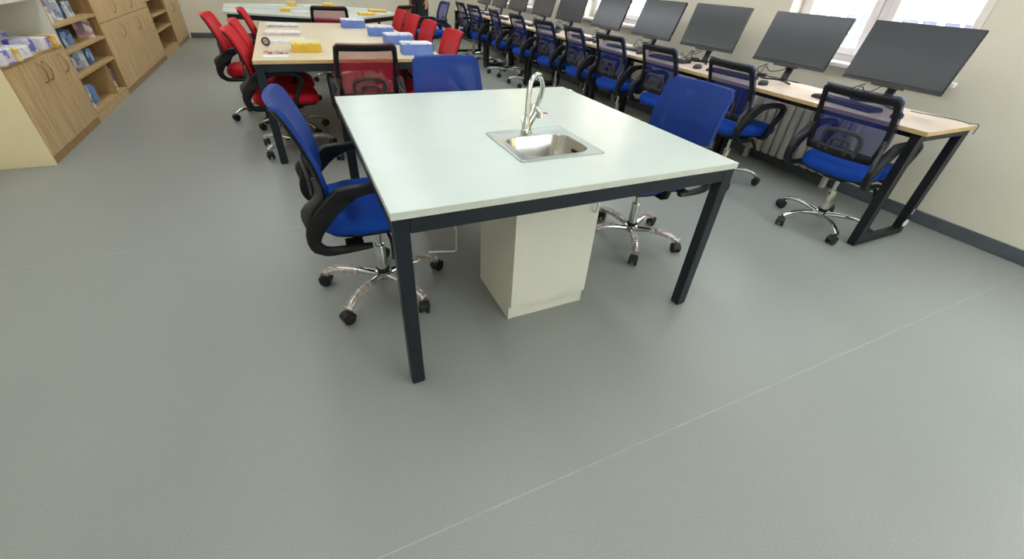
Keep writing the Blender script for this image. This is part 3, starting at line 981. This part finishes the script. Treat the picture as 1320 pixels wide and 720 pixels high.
# booklets
def booklet(name, label, cat, x, y, z, wid, hgt, thk, deg, cover, lean=0.0, group=None):
    """standing booklet: cover faces +X; origin at its lower edge"""
    t = thing(name, label, cat, (x, y, z), R(deg), group)
    t.rotation_euler.y = lean
    b = MB()
    b.box(0, .0025, -wid / 2, wid / 2, 0, hgt)
    b.box(-thk, -thk + .0025, -wid / 2, wid / 2, 0, hgt)
    b.box(-thk + .0025, 0, -wid / 2, -wid / 2 + .0025, 0, hgt)
    b.build('cover', cover, t, smooth=0)
    MB().box(-thk + .0028, -.0003, -wid / 2 + .003, wid / 2 - .003, .002, hgt - .003).build('pages', 'paper', t, smooth=0)
    return t
GS = 'booklets on the open oak shelf'
lv = {'bottom': .088, 'second': .392, 'third': .588, 'upper': .785}
BK = [('upper', 4.30, .15, .175, .03, 62, 'cover_pink', 'white and pink booklet at the left end of the upper shelf board'),
      ('upper', 4.62, .13, .20, .025, 35, 'cover_grey', 'tall pale grey booklet in the middle of the upper shelf board'),
      ('upper', 4.72, .13, .19, .02, 25, 'cover_navy', 'dark navy booklet behind the grey one on the upper shelf board'),
      ('upper', 4.98, .16, .12, .03, 5, 'cover_grey', 'small pale blue booklet at the right of the upper shelf board'),
      ('third', 4.34, .12, .165, .02, 48, 'cover_navy', 'dark booklet leaning at the left end of the third shelf board'),
      ('third', 4.50, .15, .155, .03, 12, 'cover_blue', 'light blue booklet facing out on the third shelf board'),
      ('third', 4.68, .14, .11, .03, 5, 'cover_blue', 'short blue booklet beside the light blue one on the third shelf board'),
      ('third', 5.14, .14, .165, .03, 60, 'cover_pink', 'white booklet with red print at the right end of the third shelf board'),
      ('second', 4.28, .14, .165, .03, 60, 'cover_pink', 'white and pink booklet at the left end of the second shelf board'),
      ('second', 4.66, .13, .165, .025, 38, 'cover_grey', 'pale lilac booklet in the middle of the second shelf board'),
      ('second', 4.76, .12, .15, .02, 25, 'cover_navy', 'dark navy booklet in the middle of the second shelf board'),
      ('second', 4.94, .15, .12, .03, 8, 'cover_blue', 'small light blue booklet at the right of the second shelf board'),
      ('bottom', 4.32, .16, .20, .025, 45, 'cover_grey', 'pale blue booklet leaning at the left end of the bottom shelf board'),
      ('bottom', 4.43, .12, .15, .02, 25, 'cover_navy', 'dark navy booklet on the bottom shelf board'),
      ('bottom', 4.58, .15, .16, .03, 10, 'cover_blue', 'light blue booklet facing out on the bottom shelf board'),
      ('bottom', 5.14, .13, .20, .03, 62, 'cover_pink', 'white booklet right of the divider on the bottom shelf board')]
for (lvk, yy, wd, hh, th, dg, cv, lab) in BK:
    booklet('booklet', lab, 'booklet', XF - .10, yy, lv[lvk], wd, hh, th, -dg, cv, group=GS)

def flat_stack(name, label, cat, x, y, z, wx, wy, h, deg, side, topm, group=None, papers=2):
    t = thing(name, label, cat, (x, y, z), R(deg), group)
    MB().box(-wx / 2, wx / 2, -wy / 2, wy / 2, 0, h, .002).build('box_body', side, t, smooth=0)
    for k in range(papers):
        dx, dy = random.uniform(-.006, .006), random.uniform(-.006, .006)
        m_ = Matrix.Translation((dx, dy, 0)) @ Matrix.Rotation(R(random.uniform(-3, 3)), 4, 'Z')
        MB().box(-wx / 2 + .004, wx / 2 - .004, -wy / 2 + .004, wy / 2 - .004, h + k * .004, h + k * .004 + .004, mtx=m_).build('paper_sheet' if k else 'lid_sheet', topm, t, smooth=0)
    return t
GN = 'boxes of booklets on the low oak cabinet'
NB = [(-1.99, 3.17, .16, .20, .085, 2, 'cover_wb', 'paper', 'white box with blue print at the near end of the low cabinet top'),
      (-2.00, 3.315, .20, .05, .075, 0, 'cover_yellow', 'yellow_print', 'yellow booklet box between two white boxes on the low cabinet'),
      (-2.00, 3.44, .18, .18, .07, -3, 'paper_print', 'paper', 'plain white booklet box beside the yellow one on the low cabinet'),
      (-2.05, 3.68, .20, .20, .09, 4, 'cover_lilac', 'cover_lilac', 'white box with a large blue patch in the middle of the low cabinet top'),
      (-2.02, 3.88, .20, .15, .075, 0, 'cover_wb', 'paper', 'white booklet box right of the blue-patched one on the low cabinet'),
      (-2.00, 3.995, .20, .06, .08, 0, 'cover_yellow', 'cover_yellow', 'orange yellow booklet box near the right end of the low cabinet'),
      (-2.02, 4.085, .20, .10, .07, 0, 'paper_print', 'paper', 'white booklet box at the right end of the low cabinet top'),
      (-2.25, 3.30, .14, .40, .10, 0, 'cover_lilac', 'blue_print', 'long lilac box at the back of the niche, nearer one'),
      (-2.25, 3.80, .14, .44, .10, 0, 'cover_wb', 'blue_print', 'long white and blue box at the back of the niche, farther one')]
for (x, y, wx, wy, h, dg, sd, tpm, lab) in NB:
    flat_stack('booklet_box', lab, 'box', x, y, HC, wx, wy, h, dg, sd, tpm, GN, 1)

# on the wooden table
GB = 'blue boxes on the wooden table'
for i, (x, y, lab) in enumerate(((.80, 2.83, 'blue card box with white papers on top, nearest corner of the wooden table'), (.775, 3.42, 'blue card box on the wooden table, second from the near end'),
                                 (.725, 4.02, 'blue card box on the wooden table, third from the near end'), (.545, 4.72, 'blue card box on the wooden table, farthest from the camera'))):
    flat_stack('card_box', lab, 'box', x, y, .75, .25, .17, .075, (-2, 2, -3, 1)[i], 'blue_card', 'blue_print', GB, 3)
flat_stack('yellow_box', 'yellow card box with papers on top at the near left of the wooden table', 'box', -.045, 3.03, .75, .215, .20, .055, 0, 'yellow_card', 'yellow_print', None, 3)
def paper_pile(label, x, y, wx, wy, n, deg, m_='paper_print', z=.75, group='paper piles on the wooden table'):
    t = thing('paper_pile', label, 'papers', (x, y, z), R(deg), group)
    for k in range(n):
        mt = Matrix.Translation((random.uniform(-.01, .01), random.uniform(-.01, .01), 0)) @ Matrix.Rotation(R(random.uniform(-4, 4)), 4, 'Z')
        MB().box(-wx / 2, wx / 2, -wy / 2, wy / 2, k * .004, k * .004 + .0038, mtx=mt).build('paper_sheet', m_, t, smooth=0)
    return t
paper_pile('white paper pile on the wooden table, beside the round badge', -.18, 3.52, .30, .24, 5, 3)
paper_pile('white paper pile on the wooden table, third from the near end', -.20, 4.12, .30, .24, 5, -2)
paper_pile('white paper pile at the far left corner of the wooden table', -.19, 4.78, .30, .24, 6, 2)
tag(MB().box(-.085, .085, -.05, .05, 0, .003).build('leaflet', 'paper', None, (-.27, 2.75, .7505), 0), 'small white leaflet at the near left edge of the wooden table', 'leaflet')
tag(MB().box(-.085, .085, -.055, .055, 0, .006).build('leaflet', 'red_print', None, (-.27, 2.93, .7505), 0), 'white leaflet with red printed strips on the wooden table', 'leaflet')
bd = thing('round_badge', 'dark round badge with a pale centre standing on the wooden table', 'badge', (-.335, 3.28, .7505))
mt = Matrix.Translation((0, 0, .033)) @ Matrix.Rotation(R(68), 4, 'X')
MB().lathe([(.030, -.005), (.033, -.003), (.033, .003), (.030, .005)], 24, mt).build('badge_disc', 'badge_dark', bd)
MB().lathe([(.019, .0052), (.017, .0065)], 20, mt).build('badge_centre', 'badge_light', bd)
MB().box(-.010, .010, .0, .035, 0, .010, .002).build('badge_foot', 'badge_dark', bd)

# on the far white tables
for (x, y, wx, wy, h, lab) in ((-.12, 6.62, .13, .16, .04, 'small yellow box on the nearer white trapezoid table'), (.95, 6.35, .22, .2, .03, 'yellow card stack at the right of the nearer white trapezoid table'),
                               (1.22, 6.98, .26, .2, .03, 'yellow card stack at the right end of the farther white table'), (.55, 7.55, .16, .2, .06, 'yellow box in the middle of the farther white table'), (.0, 7.75, .14, .2, .05, 'yellow box at the back left of the farther white table')):
    flat_stack('yellow_box', lab, 'box', x, y, .75, wx, wy, h, 0, 'yellow_card', 'yellow_print', 'yellow boxes on the far tables', 1)
for (x, y, lab) in ((.12, 6.55, 'white papers beside the yellow box on the nearer white trapezoid table'), (1.1, 6.52, 'white papers at the right corner of the nearer white trapezoid table'), (.3, 7.6, 'white papers in the middle of the farther white table'), (-.25, 7.6, 'white papers at the back left of the farther white table')):
    paper_pile(lab, x, y, .3, .22, 3, 4, group='papers on the far white tables')

# ------------------------------------------------------------------ computer desks
DX0, DX1 = 2.925, 3.49
DL = 1.648
def make_desk(y0, label, first):
    t = thing('computer_desk', label, 'desk', (DX0, y0, 0), group='computer desks along the window wall')
    W = DX1 - DX0
    top = MB().box(0, W, .001, DL - .001, .726, .75, .001).build('desk_top', 'beech_desk', t)
    e = MB()
    e.box(-.0025, 0, 0, DL, .7262, .7496); e.box(-.0025, W, -.0018, .001, .7262, .7496)
    e.build('edge_band', 'beech_edge', top)
    for ya in (.022, DL - .072):
        fr = MB()
        q = .05
        fr.box(.012, .012 + .06, ya, ya + q, .004, .725, .003)
        fr.box(W - .062, W - .002, ya, ya + q, .004, .725, .003)
        fr.box(.072, W - .062, ya, ya + q, .004, .045, .003)
        fr.box(.072, W - .062, ya, ya + q, .685, .725, .003)
        f_ = fr.build('leg_frame', 'black_frame', t)
        for px in (.03, W - .045):
            MB().box(px, px + .03, ya + .01, ya + .04, 0, .004).build('foot', 'rubber', f_)
        if first and ya < .1:
            b = MB()
            b.lathe([(.026, -.002), (.028, .003), (.023, .006), (.008, .007)], 18, Matrix.Translation((W - .034, ya, .085)) @ Matrix.Rotation(R(90), 4, 'X'))
            b.build('white_cap', 'white_cap', f_)
            b = MB()
            b.box(W - .036, W - .024, ya - .003, ya, .150, .190, .001)
            b.build('sticker', 'white_cap', f_)
    MB().box(.08, .11, .072, DL - .072, .685, .725, .002).build('rail', 'black_frame', t)
    MB().box(W - .11, W - .08, .072, DL - .072, .685, .725, .002).build('rail', 'black_frame', t)
    return t
OR2 = ['nearest to the camera, with the open end frame', 'second from the camera', 'third from the camera', 'fourth from the camera', 'farthest from the camera']
for k in range(5):
    make_desk(.03 + k * (DL + .002), 'beech computer desk, ' + OR2[k], k == 0)

# monitors (face -X), with keyboard, mouse, cables
def mon_meshes(deg):
    D = {}
    tilt = Matrix.Translation((0, 0, .12)) @ Matrix.Rotation(R(deg), 4, 'Y')
    w2, h = .306, .360
    D['housing'] = MB().box(.002, .022, -w2, w2, 0, h, .004, tilt).mesh('housing', 'bezel', 40)
    D['screen_panel'] = MB().box(-.001, .003, -w2 + .004, w2 - .004, .020, h - .004, 0, tilt).mesh('screen_panel', 'screen', 0)
    b = MB()
    b.box(-.003, .012, -w2, w2, -.002, .017, .002, tilt)
    b.box(-.001, .018, -.10, .10, -.012, .0, .002, tilt)
    D['chin_bar'] = b.mesh('chin_bar', 'chin', 40)
    D['rear_bulge'] = MB().box(.022, .05, -.15, .15, .08, .28, .012, tilt).mesh('rear_bulge', 'bezel', 40)
    b = MB()
    b.strip(spline([(.080, 0, .25), (.098, 0, .20), (.088, 0, .10), (.055, 0, .012)], 4), Vector((0, 1, 0)), .02, .055)
    D['stand_neck'] = b.mesh('stand_neck', 'bezel', 40)
    b = MB()
    for s in (-1, 1):
        b.strip([(.075, 0, .006), (-.02, s * .085, .006), (-.055, s * .13, .006)], Vector((0, 0, 1)), [.035, .022, .016], .012)
    b.lathe([(.035, .0), (.035, .014), (.03, .016)], 16, Matrix.Translation((.058, 0, 0)))
    D['stand_foot'] = b.mesh('stand_foot', 'bezel', 40)
    # keyboard
    D['kb_body'] = MB().box(-.065, .065, -.215, .215, 0, .018, .005).mesh('keyboard_body', 'bezel', 40)
    k = MB()
    for r in range(5):
        for c in range(17):
            if r == 0 and 4 <= c <= 9: continue
            x = -.05 + r * .022
            y = -.205 + c * .0245
            k.box(x, x + .018, y, y + .020, .017, .0235)
    k.box(-.05, -.032, -.107, .034, .017, .0235)
    D['keys'] = k.mesh('key_block', 'keys', 0)
    b = MB()
    def ol(s, z):
        return [Vector((.052 * math.cos(a) * s, .031 * math.sin(a) * s, z)) for a in [2 * math.pi * i / 18 for i in range(18)]]
    b.rings([ol(.95, 0), ol(1, .008), ol(.96, .018), ol(.78, .028), ol(.4, .034)])
    D['mouse_body'] = b.mesh('mouse_body', 'bezel', 60)
    D['mouse_wheel'] = MB().lathe([(.009, -.004), (.009, .004)], 12, Matrix.Translation((-.026, 0, .026)) @ Matrix.Rotation(R(90), 4, 'X')).mesh('scroll_wheel', 'grey_hub', 40)
    return D
MDS = {a: mon_meshes(a) for a in (14, 17, 18, 20.5)}
TILT = [14, 18, 17, 20.5, 20.5, 17, 17, 17, 17, 17]
MY = [.552, 1.312, 2.175, 2.965, 3.815, 4.70, 5.49, 6.36, 7.12, 7.85]
NTH = ['first (nearest)', 'second', 'third', 'fourth', 'fifth', 'sixth', 'seventh', 'eighth', 'ninth', 'tenth (farthest)']
MX = 3.375
for i, y in enumerate(MY):
    MD = MDS[TILT[i]]
    t = thing('computer_monitor', 'dark flat-screen monitor, %s along the computer desks' % NTH[i], 'monitor', (MX, y, .7505), R((-1, 2, 3, 0, -2, 3, 0, 2, 0, 0)[i]), 'monitors on the computer desks')
    hs = link('housing', MD['housing'], t)
    link('screen_panel', MD['screen_panel'], hs)
    link('chin_bar', MD['chin_bar'], hs)
    link('rear_bulge', MD['rear_bulge'], hs)
    link('stand_neck', MD['stand_neck'], t)
    link('stand_foot', MD['stand_foot'], t)
    kx = 3.13 + random.uniform(-.02, .02)
    ky = y + (.06, .28, .16, .1, .05, .1, .02, .1, 0, 0)[i]
    k = thing('keyboard', 'black keyboard in front of the %s monitor along the computer desks' % NTH[i], 'keyboard', (kx, ky, .7505), R((-8, 4, 6, 10, -6, 12, 4, 0, 3, 0)[i]), 'keyboards on the computer desks')
    kb = link('keyboard_body', MD['kb_body'], k)
    link('key_block', MD['keys'], kb)
    mo = thing('computer_mouse', 'black mouse by the %s monitor along the computer desks' % NTH[i], 'mouse', (3.08 + random.uniform(-.01, .02), y + (-.27, -.09, -.27, -.26, -.3, -.26, -.3, -.25, -.3, -.28)[i], .7505), R(random.uniform(-15, 15)), 'mice on the computer desks')
    ms = link('mouse_body', MD['mouse_body'], mo)
    link('scroll_wheel', MD['mouse_wheel'], ms)
    rr_ = random.Random(i)
    a = lambda s: rr_.uniform(-s, s)
    cz = .7505
    cpts = [(MX + .06, y + .02, .93), (MX + .07, y + .05 + a(.03), .84), (MX + .04, y + .11 + a(.03), .80), (MX + .0, y + .15 + a(.02), .835), (MX - .02, y + .19 + a(.03), .775),
            (MX + .03, y + .24 + a(.03), .7545), (MX + .09, y + .16 + a(.03), .7545), (MX + .108, y - .1, .7545)]
    b = MB()
    b.tube(spline(cpts, 6), .0035, 6)
    tag(b.build('monitor_cable', 'cable'), 'black cable looping behind the %s monitor along the computer desks' % NTH[i], 'cable', 'monitor cables')
    b = MB()
    b.tube(spline([(kx + .064, ky + .02, .762), (kx + .10, ky + .05 + a(.04), .7545), (kx + .15, ky + .02 + a(.05), .7545), (kx + .20, ky + .06 + a(.03), .80 + a(.02)), (kx + .24, ky + .02, .7545), (MX + .105, y + .1 + a(.05), .7545)], 6), .0028, 6)
    tag(b.build('keyboard_cable', 'cable'), 'thin black keyboard lead beside the %s monitor along the computer desks' % NTH[i], 'cable', 'keyboard cables')
    if i in (0, 1, 2, 5):
        ad = thing('power_adapter', 'small black power adapter under the %s monitor along the computer desks' % NTH[i], 'adapter', (MX - .01, y + (.14, .16, .06, 0, 0, .2)[i], .7505), R(20), 'power adapters on the desks')
        MB().box(-.02, .02, -.035, .035, 0, .032, .004).build('adapter_body', 'bezel', ad)
        MB().tube(spline([(0, .03, .03), (.0, .05, .06), (.01, .02, .085), (.03, -.01, .10)], 5), .004, 6).build('adapter_lead', 'cable', ad)
b = MB()
b.tube(spline([(3.40, .36, .7545), (3.43, .24, .7545), (3.455, .13, .7545), (3.44, .06, .7545), (3.45, .025, .757), (3.452, .018, .74), (3.452, .020, .70)], 6), .0022, 6)
tag(b.build('trailing_cable', 'cable'), 'thin black cable hanging over the near end of the computer desk', 'cable')

# radiators under the windows
def radiator(label, y0, y1):
    t = thing('radiator', label, 'radiator', (XR - .12, y0, 0), group='radiators under the windows')
    n = int(round((y1 - y0) / .08))
    sec = MB()
    sec.box(0, .09, .004, .072, .10, .56, .012)
    sec.box(-.006, 0, .018, .058, .125, .535, .002)
    me = sec.mesh('radiator_section', 'radiator', 40)
    for k in range(n): link('radiator_section', me, t, (0, k * .08, 0))
    for yy in (.08, (n - 1) * .08):
        MB().box(.02, .07, yy - .015, yy + .015, 0, .10, .002).build('radiator_foot', 'radiator', t)
    b = MB()
    b.tube([(.045, n * .08 - .006, .14), (.045, n * .08 + .10, .14), (.09, n * .08 + .10, .14), (.119, n * .08 + .10, .14)], .010, 8)
    b.build('pipe', 'radiator', t)
radiator('white ribbed radiator behind the nearest two blue chairs', .72, 1.68)
radiator('white ribbed radiator under the middle window', 3.75, 4.75)
radiator('white ribbed radiator under the farthest window', 6.8, 7.8)

# wall socket
sk2 = thing('wall_socket', 'small brown socket on the far wall behind the standing person', 'socket', (2.93, YF, .86))
MB().box(-.045, .045, -.014, 0, -.045, .045, .004).build('socket_plate', 'socket', sk2)
MB().lathe([(.022, .0), (.022, .004)], 14, Matrix.Translation((0, -.014, 0)) @ Matrix.Rotation(R(90), 4, 'X')).build('socket_insert', 'badge_dark', sk2)

# ------------------------------------------------------------------ standing person (black trousers)
def skin_body(name, verts, edges, radii, m, parent, root=0, lvl=2, smooth_=True):
    me = bpy.data.meshes.new(name)
    me.from_pydata([Vector(v) for v in verts], edges, [])
    o = bpy.data.objects.new(name, me)
    COL.objects.link(o)
    sm = o.modifiers.new('skin', 'SKIN')
    sm.use_smooth_shade = True
    sd = me.skin_vertices[0].data
    for i, r in enumerate(radii):
        sd[i].radius = r if isinstance(r, tuple) else (r, r)
        sd[i].use_root = (i == root)
    ss = o.modifiers.new('sub', 'SUBSURF')
    ss.levels = lvl; ss.render_levels = lvl
    me.materials.append(M[m])
    o.parent = parent
    return o
pe = thing('person', 'standing person in black trousers and dark top by the far computer desks', 'person', (2.43, 8.95, 0), R(-150))
# local frame: facing +X, left = +Y.  trousers
tv = [(0, 0, .95), (0, .088, .86), (.012, .095, .50), (-.005, .105, .06), (0, -.088, .86), (.012, -.095, .50), (-.005, -.105, .06), (0, 0, 1.08)]
skin_body('trousers', tv, [(0, 1), (1, 2), (2, 3), (0, 4), (4, 5), (5, 6), (0, 7)],
          [(.145, .205), (.125, .118), (.098, .096), (.088, .085), (.125, .118), (.098, .096), (.088, .085), (.135, .185)], 'trouser', pe)
# body (skin): torso core, neck, head, arms, hands with fingers
bv = [(0, 0, 1.02), (0, 0, 1.25), (0, 0, 1.40), (.0, 0, 1.50), (.012, 0, 1.555)]
be = [(0, 1), (1, 2), (2, 3), (3, 4)]
br = [(.10, .13), (.105, .14), (.08, .12), (.05, .052), (.05, .05)]
for s in (-1, 1):
    n0 = len(bv)
    bv += [(0, .185 * s, 1.40), (-.015, .225 * s, 1.12), (.03, .235 * s, .885), (.04, .235 * s, .84), (.045, .232 * s, .795)]
    be += [(2, n0)] + [(n0 + i, n0 + i + 1) for i in range(4)]
    br += [.05, .038, .026, (.020, .034), (.018, .036)]
    palm = n0 + 4
    for (dx, L_) in ((.030, .070), (.011, .078), (-.009, .074), (-.027, .060)):
        k = len(bv)
        bv += [(.045 + dx, .232 * s, .765), (.049 + dx, .226 * s, .765 - L_ * .5), (.049 + dx, .214 * s, .765 - L_)]
        be += [(palm, k), (k, k + 1), (k + 1, k + 2)]
        br += [.0095, .0085, .0075]
    k = len(bv)
    bv += [(.078, .224 * s, .825), (.094, .215 * s, .795), (.098, .206 * s, .770)]
    be += [(n0 + 3, k), (k, k + 1), (k + 1, k + 2)]
    br += [.011, .0095, .008]
skin_body('body', bv, be, br, 'skin', pe)
# jumper over torso and sleeves
jv = [(0, 0, .93), (0, 0, 1.20), (0, 0, 1.40), (0, 0, 1.475)]
je = [(0, 1), (1, 2), (2, 3)]
jr = [(.170, .225), (.145, .190), (.098, .135), (.062, .066)]
for s in (-1, 1):
    n0 = len(jv)
    jv += [(0, .19 * s, 1.395), (-.015, .226 * s, 1.12), (.028, .235 * s, .905)]
    je += [(2, n0), (n0, n0 + 1), (n0 + 1, n0 + 2)]
    jr += [.066, .056, .046]
skin_body('jumper', jv, je, jr, 'jumper', pe)
# head
b = MB()
hr = []
for (z, rx, ry, cx) in ((1.535, .045, .040, .030), (1.548, .066, .052, .028), (1.575, .080, .062, .022), (1.605, .088, .069, .016), (1.640, .094, .074, .010), (1.675, .097, .076, .004), (1.710, .094, .073, -.002), (1.738, .078, .060, -.006), (1.752, .045, .036, -.008)):
    hr.append([Vector((cx + rx * math.cos(2 * math.pi * k / 24), ry * math.sin(2 * math.pi * k / 24), z)) for k in range(24)])
b.rings(hr)
b.rings([[Vector((.098 + .0 + dx * math.cos(t), dy * math.sin(t), z)) for t in [2 * math.pi * k / 10 for k in range(10)]] for z, dx, dy in ((1.612, .016, .016), (1.622, .022, .016), (1.640, .014, .010), (1.660, .006, .007))])
for s in (-1, 1):
    b.rings([[Vector((.002 + rr1 * .8 * math.cos(t), s * (.071 + o_), 1.638 + rr1 * 1.5 * math.sin(t))) for t in [2 * math.pi * k / 12 for k in range(12)]] for rr1, o_ in ((.016, -.004), (.020, .006), (.018, .012), (.010, .010))])
hd = b.build('head', 'skin', pe, smooth=70)
for s in (-1, 1):
    MB().lathe([(.003, -.004), (.010, -.002), (.010, .002), (.003, .005)], 12, Matrix.Translation((.094, s * .030, 1.650)) @ Matrix.Rotation(R(90), 4, 'Y')).build('eye', 'paper', hd)
    MB().lathe([(.004, .0), (.004, .0065)], 10, Matrix.Translation((.094, s * .030, 1.650)) @ Matrix.Rotation(R(90), 4, 'Y')).build('iris', 'hair', hd)
MB().strip([(.098, -.022, 1.585), (.106, 0, 1.586), (.098, .022, 1.585)], Vector((1, 0, 0)), .010, .008).build('lips', 'socket', hd)
b = MB()
hr = []
for (z, rx, ry, cx) in ((1.575, .060, .066, -.045), (1.62, .078, .079, -.030), (1.67, .092, .085, -.014), (1.705, .103, .084, -.004), (1.738, .092, .074, -.006), (1.762, .062, .05, -.010), (1.772, .025, .02, -.012)):
    hr.append([Vector((cx + rx * math.cos(2 * math.pi * k / 24), ry * math.sin(2 * math.pi * k / 24), z)) for k in range(24)])
b.rings(hr)
b.build('hair', 'hair', pe, smooth=70)
for s in (-1, 1):
    b = MB()
    def so(sc, z, xo=0):
        return [Vector((.055 + xo + .135 * sc * math.cos(t) * (1 if math.cos(t) > 0 else .85), s * .105 + .048 * sc * math.sin(t), z)) for t in [2 * math.pi * k / 20 for k in range(20)]]
    b.rings([so(1, 0), so(1.0, .018), so(.96, .03), so(.85, .05, -.01), so(.6, .075, -.035), so(.42, .10, -.05)])
    b.build('shoe', 'shoe', pe, smooth=50)
